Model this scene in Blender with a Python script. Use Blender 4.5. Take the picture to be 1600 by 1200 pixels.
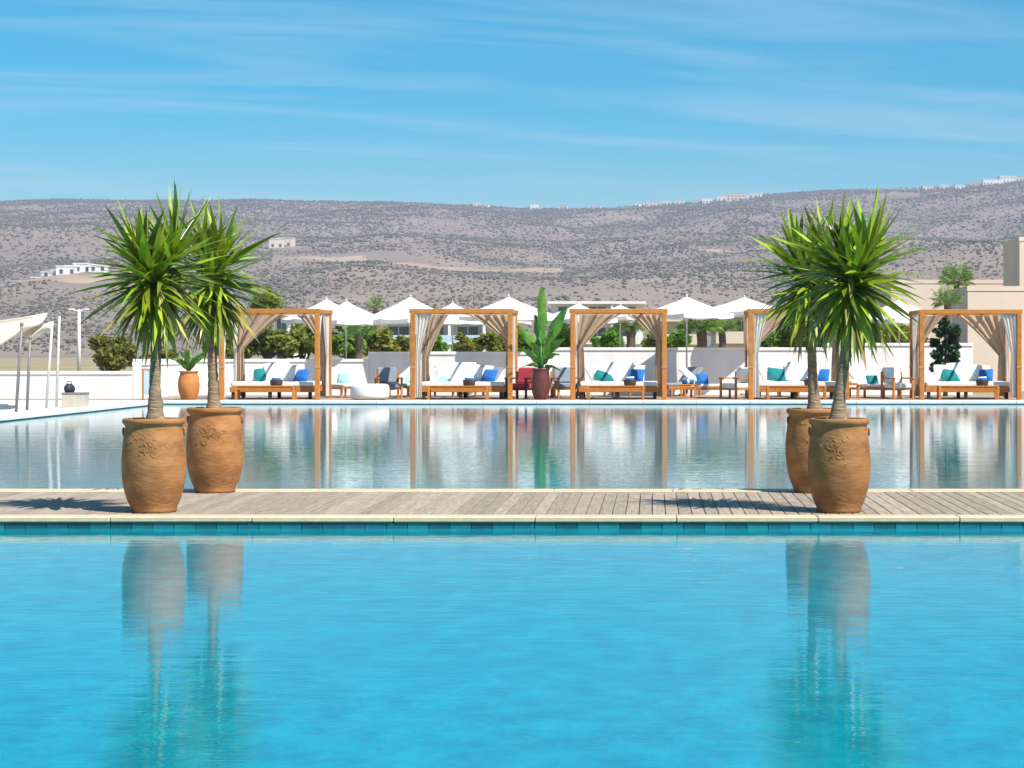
import bpy, bmesh, math, random
import numpy as np
from mathutils import Vector, Matrix, noise, Quaternion
random.seed(7); np.random.seed(7)
R = math.radians
for o in list(bpy.data.objects): bpy.data.objects.remove(o)
sc = bpy.context.scene
COL = sc.collection

# ------------------------------------------------------------------ camera
F, CH, HY, VX = 3200.0, 1.41, 548.0, 1020.0      # focal (px of 1600), eye height, horizon row, vanishing column
cam = bpy.data.objects.new('camera', bpy.data.cameras.new('camera')); COL.objects.link(cam)
cam.location = (0, 0, CH); cam.rotation_euler = (R(90), 0, 0)
cam.data.sensor_width = 36; cam.data.lens = F/1600*36
cam.data.shift_x = (800-VX)/1600; cam.data.shift_y = (HY-600)/1600
cam.data.clip_start = 0.05; cam.data.clip_end = 9000
sc.camera = cam
def P(px, py, Y): return Vector(((px-VX)*Y/F, Y, CH-(py-HY)*Y/F))
def X(px, Y): return (px-VX)*Y/F
def Z(py, Y): return CH-(py-HY)*Y/F

# ------------------------------------------------------------------ sky, sun, exposure
SUN_E, SUN_A = R(53), R(40)       # elevation; angle from the right-hand side towards the camera
sd = Vector((math.cos(SUN_E)*math.cos(SUN_A), -math.cos(SUN_E)*math.sin(SUN_A), math.sin(SUN_E)))
w = bpy.data.worlds.new('World'); sc.world = w; w.use_nodes = True
nt = w.node_tree; nt.nodes.clear()
def N(t, **k):
    n = nt.nodes.new(t)
    for a, b in k.items(): setattr(n, a, b)
    return n
sky = N('ShaderNodeTexSky', sky_type='NISHITA', sun_disc=False)
sky.sun_elevation = SUN_E; sky.sun_rotation = math.atan2(sd.x, sd.y)
sky.altitude = 0; sky.air_density = 1.0; sky.dust_density = 0.05; sky.ozone_density = 5.0
hs = N('ShaderNodeHueSaturation'); hs.inputs['Saturation'].default_value = 1.85
hs.inputs['Hue'].default_value = 0.478; hs.inputs['Value'].default_value = 1.24
tc = N('ShaderNodeTexCoord'); sp = N('ShaderNodeSeparateXYZ')
nt.links.new(tc.outputs['Generated'], sp.inputs[0])
def M_(op, a, b=None, clamp=False):
    n = N('ShaderNodeMath', operation=op, use_clamp=clamp)
    for i, v in enumerate((a, b)):
        if v is None: continue
        if isinstance(v, (int, float)): n.inputs[i].default_value = v
        else: nt.links.new(v, n.inputs[i])
    return n.outputs[0]
zz = M_('ADD', M_('MAXIMUM', sp.outputs[2], 0.0), 0.03)
cb = N('ShaderNodeCombineXYZ')
nt.links.new(M_('DIVIDE', sp.outputs[0], zz), cb.inputs[0]); nt.links.new(M_('DIVIDE', sp.outputs[1], zz), cb.inputs[1])
mr0 = N('ShaderNodeMapping'); mr0.inputs['Rotation'].default_value = (0, 0, R(-24)); nt.links.new(cb.outputs[0], mr0.inputs[0])
mp = N('ShaderNodeMapping'); mp.inputs['Scale'].default_value = (0.30, 0.95, 1)
mp.inputs['Location'].default_value = (1.3, 0.4, 0)
nt.links.new(mr0.outputs[0], mp.inputs[0])
n1 = N('ShaderNodeTexNoise'); n1.inputs['Scale'].default_value = 1.3; n1.inputs['Detail'].default_value = 7
n1.inputs['Roughness'].default_value = 0.58; n1.inputs['Distortion'].default_value = 0.7
nt.links.new(mp.outputs[0], n1.inputs['Vector'])
cr = N('ShaderNodeValToRGB'); cr.color_ramp.elements[0].position = 0.47; cr.color_ramp.elements[1].position = 0.92
cr.color_ramp.elements[0].color = (0, 0, 0, 1); cr.color_ramp.elements[1].color = (1, 1, 1, 1)
nt.links.new(n1.outputs['Fac'], cr.inputs[0])
cf = M_('MULTIPLY', cr.outputs[0], 0.55)
mx = N('ShaderNodeMix', data_type='RGBA'); mx.inputs['B'].default_value = (8.5, 9.5, 10.2, 1)
nt.links.new(sky.outputs[0], hs.inputs['Color']); nt.links.new(hs.outputs[0], mx.inputs['A']); nt.links.new(cf, mx.inputs['Factor'])
bg = N('ShaderNodeBackground'); bg.inputs['Strength'].default_value = 0.062
nt.links.new(mx.outputs['Result'], bg.inputs[0])
out = N('ShaderNodeOutputWorld'); nt.links.new(bg.outputs[0], out.inputs[0])
sl = bpy.data.lights.new('sun', 'SUN'); sl.energy = 5.0; sl.angle = R(0.55); sl.color = (1, 0.95, 0.87)
so = bpy.data.objects.new('sun', sl); COL.objects.link(so); so.location = (20, -10, 30)
so.rotation_euler = sd.to_track_quat('Z', 'Y').to_euler()
sc.view_settings.view_transform = 'Standard'; sc.view_settings.look = 'None'
sc.view_settings.exposure = 0.7; sc.view_settings.gamma = 1.0; sc.view_settings.use_curve_mapping = False
sc.render.engine = 'CYCLES'
sc.cycles.max_bounces = 6; sc.cycles.diffuse_bounces = 3; sc.cycles.glossy_bounces = 3; sc.cycles.volume_bounces = 0; sc.cycles.transparent_max_bounces = 8

# ------------------------------------------------------------------ materials
MATS = {}
def mat(name, c, rough=0.7, var=0.25, scale=6.0, c2=None, bump=0.0, bscale=40.0, rnd=0.0, trans=0.0, spec=0.3, stretch=(1, 1, 1), hue=0.0, world=False):
    m = bpy.data.materials.new(name); m.use_nodes = True; t = m.node_tree; t.nodes.clear(); L = t.links.new
    o = t.nodes.new('ShaderNodeOutputMaterial'); b = t.nodes.new('ShaderNodeBsdfPrincipled')
    b.inputs['Roughness'].default_value = rough; b.inputs['Specular IOR Level'].default_value = spec
    if world:
        co = t.nodes.new('ShaderNodeNewGeometry').outputs['Position']
    else:
        co = t.nodes.new('ShaderNodeTexCoord').outputs['Object']
    mpn = t.nodes.new('ShaderNodeMapping'); mpn.inputs['Scale'].default_value = stretch; L(co, mpn.inputs[0]); co = mpn.outputs[0]
    nz = t.nodes.new('ShaderNodeTexNoise'); nz.inputs['Scale'].default_value = scale; nz.inputs['Detail'].default_value = 5; nz.inputs['Roughness'].default_value = 0.6
    L(co, nz.inputs['Vector'])
    rp = t.nodes.new('ShaderNodeValToRGB'); e = rp.color_ramp.elements
    e[0].position = 0.3; e[1].position = 0.7
    d = c2 if c2 else tuple(x*(1-var) for x in c); u = c if c2 else tuple(min(1, x*(1+var*0.6)) for x in c)
    e[0].color = (*d, 1); e[1].color = (*u, 1); L(nz.outputs['Fac'], rp.inputs[0]); col = rp.outputs[0]
    if rnd or hue:
        oi = t.nodes.new('ShaderNodeObjectInfo'); h = t.nodes.new('ShaderNodeHueSaturation')
        mr = t.nodes.new('ShaderNodeMapRange'); mr.inputs['To Min'].default_value = 1-rnd; mr.inputs['To Max'].default_value = 1+rnd
        L(oi.outputs['Random'], mr.inputs['Value']); L(mr.outputs[0], h.inputs['Value'])
        if hue:
            wn = t.nodes.new('ShaderNodeTexWhiteNoise'); wn.noise_dimensions = '1D'; L(oi.outputs['Random'], wn.inputs['W'])
            m2 = t.nodes.new('ShaderNodeMapRange'); m2.inputs['To Min'].default_value = 0.5-hue; m2.inputs['To Max'].default_value = 0.5+hue
            L(wn.outputs['Value'], m2.inputs['Value']); L(m2.outputs[0], h.inputs['Hue'])
        L(col, h.inputs['Color']); col = h.outputs[0]
    L(col, b.inputs['Base Color'])
    if bump:
        nb = t.nodes.new('ShaderNodeTexNoise'); nb.inputs['Scale'].default_value = bscale; nb.inputs['Detail'].default_value = 4; L(co, nb.inputs['Vector'])
        bp = t.nodes.new('ShaderNodeBump'); bp.inputs['Strength'].default_value = bump; bp.inputs['Distance'].default_value = 0.02
        L(nb.outputs['Fac'], bp.inputs['Height']); L(bp.outputs[0], b.inputs['Normal'])
    sh = b.outputs[0]
    if trans:
        tr = t.nodes.new('ShaderNodeBsdfTranslucent'); L(col, tr.inputs['Color']); ms = t.nodes.new('ShaderNodeMixShader'); ms.inputs[0].default_value = trans
        L(sh, ms.inputs[1]); L(tr.outputs[0], ms.inputs[2]); sh = ms.outputs[0]
    L(sh, o.inputs[0]); MATS[name] = m
    return m
def water(name, body, body2, amp, scales, tint=(1, 1, 1)):
    m = bpy.data.materials.new(name); m.use_nodes = True; t = m.node_tree; t.nodes.clear(); L = t.links.new
    o = t.nodes.new('ShaderNodeOutputMaterial'); b = t.nodes.new('ShaderNodeBsdfPrincipled')
    b.inputs['Roughness'].default_value = 0.02; b.inputs['IOR'].default_value = 1.333; b.inputs['Specular Tint'].default_value = (*tint, 1)
    g = t.nodes.new('ShaderNodeNewGeometry').outputs['Position']
    nz = t.nodes.new('ShaderNodeTexNoise'); nz.inputs['Scale'].default_value = 3.2; nz.inputs['Detail'].default_value = 7; nz.inputs['Roughness'].default_value = 0.65
    mp1 = t.nodes.new('ShaderNodeMapping'); mp1.inputs['Scale'].default_value = (1.6, 1.0, 1); L(g, mp1.inputs[0]); L(mp1.outputs[0], nz.inputs['Vector'])
    rp = t.nodes.new('ShaderNodeValToRGB'); rp.color_ramp.elements[0].position = 0.36; rp.color_ramp.elements[1].position = 0.66
    rp.color_ramp.elements[0].color = (*body2, 1); rp.color_ramp.elements[1].color = (*body, 1)  # mottled body colour imitates the network of light in the water
    L(nz.outputs['Fac'], rp.inputs[0]); L(rp.outputs[0], b.inputs['Base Color'])
    h = None
    for (s, sx, sy, a) in scales:
        mpn = t.nodes.new('ShaderNodeMapping'); mpn.inputs['Scale'].default_value = (sx, sy, 1); mpn.inputs['Rotation'].default_value = (0, 0, R(8+s*3)); L(g, mpn.inputs[0])
        n = t.nodes.new('ShaderNodeTexNoise'); n.inputs['Scale'].default_value = s; n.inputs['Detail'].default_value = 2.5; n.inputs['Roughness'].default_value = 0.5
        L(mpn.outputs[0], n.inputs['Vector'])
        mu = t.nodes.new('ShaderNodeMath'); mu.operation = 'MULTIPLY'; mu.inputs[1].default_value = a; L(n.outputs['Fac'], mu.inputs[0])
        if h is None: h = mu.outputs[0]
        else:
            ad = t.nodes.new('ShaderNodeMath'); ad.operation = 'ADD'; L(h, ad.inputs[0]); L(mu.outputs[0], ad.inputs[1]); h = ad.outputs[0]
    bp = t.nodes.new('ShaderNodeBump'); bp.inputs['Strength'].default_value = 1.0; bp.inputs['Distance'].default_value = amp
    L(h, bp.inputs['Height']); L(bp.outputs[0], b.inputs['Normal']); L(b.outputs[0], o.inputs[0]); MATS[name] = m
    return m

mat('stone', (0.60, 0.46, 0.30), 0.6, 0.14, 5, rnd=0.06, bump=0.15)
mat('white_paving', (0.78, 0.76, 0.72), 0.6, 0.08, 2, rnd=0.03, bump=0.1)
mat('tan_paving', (0.34, 0.25, 0.185), 0.75, 0.2, 1.5, bump=0.2)
mat('plank', (0.335, 0.275, 0.215), 0.8, 0.3, 5, rnd=0.16, bump=0.35, bscale=30, stretch=(6, 0.5, 6), world=True)
mat('dark_joist', (0.05, 0.045, 0.04), 0.9, 0.2)
mat('tile', (0.012, 0.13, 0.15), 0.15, 0.35, 4, rnd=0.45, hue=0.03, spec=0.5)
mat('pool_render', (0.05, 0.30, 0.38), 0.4, 0.1)
mat('grout', (0.10, 0.30, 0.33), 0.8, 0.1)
mat('white_wall', (0.80, 0.79, 0.78), 0.75, 0.12, 0.9, stretch=(1.5, 1, .35), bump=0.1)
mat('beige_wall', (0.72, 0.58, 0.47), 0.85, 0.08, 0.7, bump=0.15)
mat('terracotta', (0.43, 0.20, 0.068), 0.75, 0.3, 3.4, c2=(0.20, 0.085, 0.032), bump=0.3, bscale=18, rnd=0.12, stretch=(1, 1, 2.2))
mat('terracotta_orange', (0.52, 0.20, 0.06), 0.7, 0.2, 4, bump=0.2)
mat('maroon_glaze', (0.13, 0.035, 0.025), 0.35, 0.3, 5, spec=0.5, bump=0.1)
mat('soil', (0.09, 0.06, 0.04), 0.95, 0.4, 20, bump=0.6)
mat('yucca_bark', (0.40, 0.27, 0.15), 0.9, 0.45, 6, bump=0.9, bscale=14, stretch=(1, 1, 4), c2=(0.15, 0.115, 0.085))
mat('yucca_leaf', (0.25, 0.34, 0.02), 0.34, 0.3, 3, rnd=0.6, hue=0.02, trans=0.16, spec=0.5)
mat('yucca_leaf_old', (0.33, 0.30, 0.07), 0.5, 0.3, 3, rnd=0.35, hue=0.025, trans=0.1)
mat('banana_leaf', (0.13, 0.31, 0.035), 0.4, 0.25, 5, c2=(0.045, 0.17, 0.02), rnd=0.3, hue=0.02, trans=0.3, spec=0.5)
mat('palm_leaf', (0.15, 0.25, 0.035), 0.5, 0.25, 4, rnd=0.25, trans=0.15)
mat('bark', (0.18, 0.13, 0.09), 0.95, 0.3, 8, bump=0.5)
mat('olive_leaf', (0.36, 0.38, 0.07), 0.7, 0.4, 1.5, rnd=0.15, hue=0.02, trans=0.42, c2=(0.15, 0.17, 0.03))
mat('green_leaf', (0.27, 0.42, 0.05), 0.6, 0.4, 1.5, rnd=0.15, hue=0.015, trans=0.42, c2=(0.08, 0.19, 0.025))
mat('dark_leaf', (0.03, 0.075, 0.02), 0.6, 0.4, 2.5, rnd=0.1)
mat('teak', (0.52, 0.20, 0.042), 0.55, 0.22, 9, rnd=0.10, bump=0.15, stretch=(1, 1, 1))
mat('dark_wood', (0.045, 0.03, 0.022), 0.6, 0.2)
mat('mattress', (0.80, 0.78, 0.74), 0.9, 0.05, 8, bump=0.2)
mat('canvas', (0.86, 0.85, 0.83), 0.85, 0.03, 3, trans=0.30)
mat('canvas_cream', (0.80, 0.71, 0.58), 0.85, 0.04, 3, trans=0.25)
mat('curtain_beige', (0.56, 0.40, 0.27), 0.9, 0.15, 5, trans=0.35)
mat('curtain_white', (0.78, 0.73, 0.66), 0.9, 0.08, 5, trans=0.35)
mat('teal_cloth', (0.012, 0.19, 0.20), 0.9, 0.2, 20, bump=0.2)
mat('aqua_cloth', (0.35, 0.62, 0.58), 0.9, 0.15, 20, bump=0.2)
mat('blue_cloth', (0.02, 0.14, 0.42), 0.9, 0.25, 20, bump=0.2)
mat('grey_cloth', (0.22, 0.25, 0.29), 0.9, 0.15, 20, bump=0.2)
mat('red_cloth', (0.50, 0.06, 0.08), 0.85, 0.15, 20, bump=0.2)
mat('wicker', (0.13, 0.085, 0.06), 0.85, 0.4, 40, bump=0.7)
mat('metal_pole', (0.55, 0.53, 0.50), 0.4, 0.08, 8, spec=0.5)
mat('dark_metal', (0.20, 0.19, 0.18), 0.45, 0.1, 8, spec=0.5)
mat('black_plastic', (0.03, 0.035, 0.05), 0.5, 0.2, 10)
mat('taupe_box', (0.48, 0.43, 0.37), 0.7, 0.1, 6)
mat('sand', (0.36, 0.27, 0.18), 0.95, 0.25, 0.15, c2=(0.20, 0.19, 0.09), bump=0.3, world=True)
mat('hill_soil', (0.275, 0.215, 0.17), 1.0, 0.2, 0.014, c2=(0.16, 0.13, 0.11), bump=0.8, bscale=0.15, world=True)
mat('track_soil', (0.39, 0.285, 0.20), 1.0, 0.12, 0.03, world=True, c2=(0.28, 0.205, 0.15))
mat('scrub', (0.14, 0.13, 0.095), 1.0, 0.35, 0.05, world=True, c2=(0.085, 0.085, 0.068))
mat('far_white', (0.75, 0.72, 0.68), 0.8, 0.08, 0.5)
mat('far_cream', (0.66, 0.55, 0.44), 0.8, 0.08, 0.5)
mat('glass', (0.05, 0.08, 0.10), 0.1, 0.2, 2, spec=0.6)
mat('panel_blue', (0.45, 0.60, 0.72), 0.5, 0.1)
water('pool_body', (0.000, 0.27, 0.345), (0.000, 0.18, 0.258), 0.011, [(1.6, 0.7, 2.2, 0.14), (5.0, 0.55, 2.2, 0.14), (14.0, 0.6, 1.9, 0.07)], (0.5, 0.93, 1.0))
water('mirror_body', (0.006, 0.21, 0.25), (0.005, 0.15, 0.19), 0.016, [(1.2, 0.6, 1.8, 0.16), (4.5, 0.35, 1.8, 0.085), (12.0, 0.45, 2.0, 0.036)])

# ------------------------------------------------------------------ mesh helpers
class MB:
    def __init__(s): s.v = []; s.f = []
    def add(s, vs, fs):
        b = len(s.v); s.v += [tuple(v) for v in vs]; s.f += [tuple(i+b for i in f) for f in fs]; return s
    def box(s, x0, x1, y0, y1, z0, z1):
        return s.add([(x0,y0,z0),(x1,y0,z0),(x1,y1,z0),(x0,y1,z0),(x0,y0,z1),(x1,y0,z1),(x1,y1,z1),(x0,y1,z1)],
                     [(0,3,2,1),(4,5,6,7),(0,1,5,4),(1,2,6,5),(2,3,7,6),(3,0,4,7)])
    def cbox(s, x0, x1, y0, y1, z0, z1, c=0.01):       # chamfered box
        vs = []; c = min(c, (x1-x0)*.3, (y1-y0)*.3, (z1-z0)*.3)
        for (z, k) in ((z0, c), (z0+c, 0), (z1-c, 0), (z1, c)):
            a, b, d, e = x0+k, x1-k, y0+k, y1-k; q = c if k == 0 else 0
            vs += [(a+q,d,z),(b-q,d,z),(b,d+q,z),(b,e-q,z),(b-q,e,z),(a+q,e,z),(a,e-q,z),(a,d+q,z)]
        fs = [tuple(range(7,-1,-1)), tuple(range(24,32))]
        for l in range(3):
            for i in range(8): fs.append((l*8+i, l*8+(i+1)%8, l*8+8+(i+1)%8, l*8+8+i))
        return s.add(vs, fs)
    def tube(s, pts, rads, n=8, cap=True):
        pts = [Vector(p) for p in pts]
        if isinstance(rads, (int, float)): rads = [rads]*len(pts)
        vs = []; up = Vector((0.13, 0.99, 0.05))
        for i, p in enumerate(pts):
            d = (pts[min(i+1, len(pts)-1)]-pts[max(i-1, 0)]).normalized()
            u = up if abs(d.dot(up)) < 0.95 else Vector((1, 0, 0))
            a = d.cross(u).normalized(); b = d.cross(a)
            for k in range(n):
                t = 2*math.pi*k/n; vs.append(p+(a*math.cos(t)+b*math.sin(t))*rads[i])
        fs = []
        for i in range(len(pts)-1):
            for k in range(n): fs.append((i*n+k, i*n+(k+1)%n, (i+1)*n+(k+1)%n, (i+1)*n+k))
        if cap: fs += [tuple(range(n))[::-1], tuple(range((len(pts)-1)*n, len(pts)*n))]
        return s.add(vs, fs)
    def lathe(s, prof, n=32, cx=0, cy=0, cap=True, wob=None):
        vs = []; fs = []
        for i, (r, z) in enumerate(prof):
            for k in range(n):
                t = 2*math.pi*k/n; rr = r*(1+(wob(t, z) if wob else 0)); vs.append((cx+rr*math.cos(t), cy+rr*math.sin(t), z))
        for i in range(len(prof)-1):
            for k in range(n): fs.append((i*n+k, i*n+(k+1)%n, (i+1)*n+(k+1)%n, (i+1)*n+k))
        if cap: fs += [tuple(range(n))[::-1], tuple(range((len(prof)-1)*n, len(prof)*n))]
        return s.add(vs, fs)
    def mesh(s, name, smooth=False):
        me = bpy.data.meshes.new(name); me.from_pydata(s.v, [], s.f); me.update()
        if smooth: me.polygons.foreach_set('use_smooth', [True]*len(me.polygons))
        return me
    def build(s, name, m, parent=None, smooth=False, loc=None):
        me = s.mesh(name, smooth); me.materials.append(MATS[m]); return link(name, me, parent, loc)
def link(name, me, parent=None, loc=None):
    o = bpy.data.objects.new(name, me); COL.objects.link(o)
    if parent: o.parent = parent
    if loc is not None: o.location = loc
    return o
def tag(o, label, cat, group=None, kind=None):
    if label: o['label'] = label
    if cat: o['category'] = cat
    if group: o['group'] = group
    if kind: o['kind'] = kind
    return o
def thing(name, label, cat, loc=(0,0,0), rz=0, group=None):
    o = bpy.data.objects.new(name, None); COL.objects.link(o); o.location = loc; o.rotation_euler = (0, 0, rz); o.empty_display_size = 0.2
    return tag(o, label, cat, group)
def struct(o): o['kind'] = 'structure'; return o
def rr(a, b): return random.uniform(a, b)

# ------------------------------------------------------------------ setting: terrain, pools, decks
W = -0.10                                      # water level
YF, YB, YE = 17.35, 20.85, 57.6                # boardwalk front and back, far pool edge
def ground_z(x, y):
    a = min(1, max(0, (y-66)/4)); b = min(1, max(0, (abs(x)-44)/6)); c = max(a, b)
    return -2.6+2.55*c
xs = [-4000,-2500,-1500,-800,-300,-120,-60,-50,-44,-30,-15,0,15,30,44,50,60,120,300,800,1500,2500,4000]
ys = [-4000,-800,-200,-60,-20,0,15,30,50,66,67,68,69,70,90,130,200,320,500,900,2000,4500]
vs = [(x, y, ground_z(x, y)) for y in ys for x in xs]; nx = len(xs)
fs = [(j*nx+i, j*nx+i+1, (j+1)*nx+i+1, (j+1)*nx+i) for j in range(len(ys)-1) for i in range(nx-1)]
struct(MB().add(vs, fs).build('ground', 'sand'))

NX0, NX1 = -11.0, 9.0                           # foreground pool
struct(MB().add([(NX0,1.6,W),(NX1,1.6,W),(NX1,YF+.03,W),(NX0,YF+.03,W)], [(0,1,2,3)]).build('foreground_pool_water', 'pool_body'))
FX0, FX1 = -13.8, 20.0
struct(MB().add([(FX0,YB-.03,W),(FX1,YB-.03,W),(FX1,YE+.03,W),(FX0,YE+.03,W)], [(0,1,2,3)]).build('far_pool_water', 'mirror_body'))

# boardwalk between the pools: joists, planks, copings, waterline tiles
bw = struct(MB().box(-13, 12, YF+.06, YB-.06, -1.6, -0.04).build('boardwalk', 'dark_joist'))
pm = []
for k in range(4):
    b = MB().cbox(-.0545, .0545, 0, YB-.36-(YF+.24), -.028, 0, .004)
    me = b.mesh('plank'); me.materials.append(MATS['plank']); pm.append(me)
n = 0; x = -13.0
while x < 12:
    o = link('plank', random.choice(pm), bw, (x, YF+.237, rr(-.0015, .0015))); o.rotation_euler = (0, rr(-.004, .004), rr(-.0006, .0006)); x += 0.1155; n += 1
cm = MB().cbox(0, 1.196, 0, .23, -.045, .004, .010).mesh('coping_slab'); cm.materials.append(MATS['stone'])
cm2 = MB().cbox(0, 1.196, 0, .35, -.05, .006, .010).mesh('coping_slab'); cm2.materials.append(MATS['stone'])
for i in range(21):
    link('coping_slab', cm, bw, (-13+1.2*i, YF, rr(-.001, .001)))
    link('coping_slab', cm2, bw, (-13+1.2*i, YB-.35, rr(-.001, .001)))
struct(MB().box(-13, 12, YF+.03, YF+.058, -1.6, -0.046).build('pool_wall', 'grout'))
tw = [o for o in COL.objects if o.name.startswith('pool_wall')][0]
tm = MB().cbox(0, .176, -.012, 0, -.150, 0, .004).mesh('tile'); tm.materials.append(MATS['tile'])
for i in range(78):
    o = link('tile', tm, tw, (-8.2+.18*i, YF+.03+rr(-.001, .001), -.048)); o.rotation_euler = (rr(-.004, .004), 0, rr(-.004, .004))
struct(MB().box(-13, 12, YB-.058, YB-.03, -1.6, -0.052).build('pool_wall', 'pool_render'))

# far terrace, side decks, far coping
struct(MB().box(-62, 62, YE+.45, 66.2, -2.5, -0.004).build('far_terrace', 'tan_paving'))
fc = struct(MB().box(FX0, FX1, YE+.04, YE+.449, -1.6, -0.05).build('far_pool_edge', 'white_paving'))
c3 = MB().cbox(0, 1.495, 0, .5, -.085, .012, .012).mesh('coping_slab'); c3.materials.append(MATS['white_paving'])
for i in range(23): link('coping_slab', c3, fc, (FX0+.02+1.5*i, YE, rr(-.002, .002)))
struct(MB().box(-62, FX0-.60, -6, YE+.449, -2.5, 0).build('left_pool_deck', 'white_paving'))
lc = struct(MB().box(FX0-.599, FX0-.04, YB, YE-.01, -1.6, -.05).build('left_pool_edge', 'white_paving'))
c4 = MB().cbox(0, .6, 0, 1.495, -.085, .012, .012).mesh('coping_slab'); c4.materials.append(MATS['white_paving'])
for i in range(24): link('coping_slab', c4, lc, (FX0-.60, YB+.75+1.5*i, rr(-.002, .002)))
struct(MB().box(FX0-.599, NX0-.01, -6, YB+.7, -2.5, -.001).build('left_walk', 'stone'))
struct(MB().box(FX1+.01, 62, -6, YE+.449, -2.5, 0).build('right_pool_deck', 'tan_paving'))
struct(MB().box(NX1+.01, FX1, -6, YB, -2.5, -.052).build('right_walk', 'stone'))
struct(MB().box(NX0, NX1, -6, 1.6, -2.5, 0).build('near_pool_deck', 'stone'))

# ------------------------------------------------------------------ hills
ridge = [(-900,330),(-200,322),(0,316),(100,313),(250,314),(400,314),(600,316),(740,320),(830,327),(900,328),(1000,322),(1100,313),(1200,303),(1300,297),(1450,293),(1520,288),(1600,281),(1900,262),(2600,270)]
YR = 2400.0
def ridge_h(x, y):
    px = VX + x/ max(y, 400)*F
    for a, b in zip(ridge, ridge[1:]):
        if a[0] <= px <= b[0]:
            t = (px-a[0])/(b[0]-a[0]); py = a[1]+(b[1]-a[1])*t; return CH+(HY-py)*YR/F
    return CH+(HY-(ridge[0][1] if px < ridge[0][0] else ridge[-1][1]))*YR/F
def hill_z(x, y):
    t = (y-430)/(YR-430)
    if t <= 0: return -0.06
    h = ridge_h(x, y)
    n1 = noise.fractal(Vector((x*.0035, y*.0022, 3.1)), 1.0, 2.1, 4)
    n2 = noise.noise(Vector((x*.02, y*.012, 8.7)))
    if t < 1:
        z = h*(t**1.18); k = min(1, t*2.5)*min(1, (1-t)*4+.12)
        z += (n1*16+n2*2.2-18*abs(noise.noise(Vector((x*.006+4, y*.0012, 1.7))))+5)*k
        z -= max(0, 10*math.exp(-((y-1180)/110)**2))*.4
        return z-.06*(1-min(1, t*20))
    return h-(y-YR)*.05+n2*1.0
hx = np.linspace(-1500, 1300, 200); hy = np.concatenate([np.linspace(430, 2400, 120), np.linspace(2430, 2900, 8)])
vs = [(x, y, hill_z(x, y)) for y in hy for x in hx]; nx = len(hx)
fs = [(j*nx+i, j*nx+i+1, (j+1)*nx+i+1, (j+1)*nx+i) for j in range(len(hy)-1) for i in range(nx-1)]
struct(MB().add(vs, fs).build('hillside', 'hill_soil', smooth=True))
def strip(name, pts, wd, m):
    b = MB(); row = []
    for (px, y0) in pts:
        x = X(px, y0); row.append([(x, y0+wd*q*(.75+.5*noise.noise(Vector((px*.02, q, 1)))), 0) for q in (0, .33, .66, 1)])
    vs = [(p[0], p[1], hill_z(p[0], p[1])+(-1.0, .5, .5, -1.0)[k]) for r in row for k, p in enumerate(r)]
    fs = [(j*4+i, (j+1)*4+i, (j+1)*4+i+1, j*4+i+1) for j in range(len(row)-1) for i in range(3)]
    return struct(b.add(vs, fs).build(name, m))
strip('dirt_track', [(425+q*11, 1005+8*math.sin(q*.3)) for q in range(42)], 140, 'track_soil')
strip('dirt_track', [(-30+q*11, 850+12*math.sin(q*.4)) for q in range(20)], 60, 'track_soil')
strip('dirt_track', [(1090+q*9, 1180+9*math.sin(q*.5)) for q in range(14)], 34, 'track_soil')
# scrub of the hillside: one mass
ico = bmesh.new(); bmesh.ops.create_icosphere(ico, subdivisions=1, radius=1)
iv = np.array([v.co[:] for v in ico.verts]); itf = np.array([[v.index for v in f.verts] for f in ico.faces]); ico.free()
cent = []; NS = 85000
while len(cent) < NS:
    y = 450+(2420-450)*random.random()**.75; px = rr(-120, 1720); x = X(px, y)
    if 1000 < y < 1140 and 425 < px < 880 and random.random() < .93: continue
    if 850 < y < 905 and px < 190 and random.random() < .85: continue
    d = noise.fractal(Vector((x*.010, y*.006, 0)), 1, 2, 3)
    if random.random() > .66+d*.75: continue
    r = rr(.35, 1.1)*(.36+.72*(y/2400))*(1.5 if random.random() < .06 else 1); cent.append((x, y, hill_z(x, y)+r*.35, r))
cent = np.array(cent)
jit = (1+np.random.uniform(-.42, .42, (NS, len(iv), 1)))*np.random.uniform(.65, 1.45, (NS, 1, 3))
V = iv[None]*jit*cent[:, 3][:, None, None]*np.array([1.15, 1.15, .8])+cent[:, None, :3]
Fc = (itf[None]+(np.arange(NS)*len(iv))[:, None, None]).reshape(-1, 3)
me = bpy.data.meshes.new('scrub'); me.vertices.add(NS*len(iv)); me.vertices.foreach_set('co', V.reshape(-1))
me.loops.add(len(Fc)*3); me.loops.foreach_set('vertex_index', Fc.reshape(-1)); me.polygons.add(len(Fc))
me.polygons.foreach_set('loop_start', np.arange(0, len(Fc)*3, 3)); me.update(calc_edges=True); me.materials.append(MATS['scrub'])
tag(link('hillside_scrub', me), 'grey green scrub dotted all over the dry hillside', 'scrub', kind='stuff')

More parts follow.
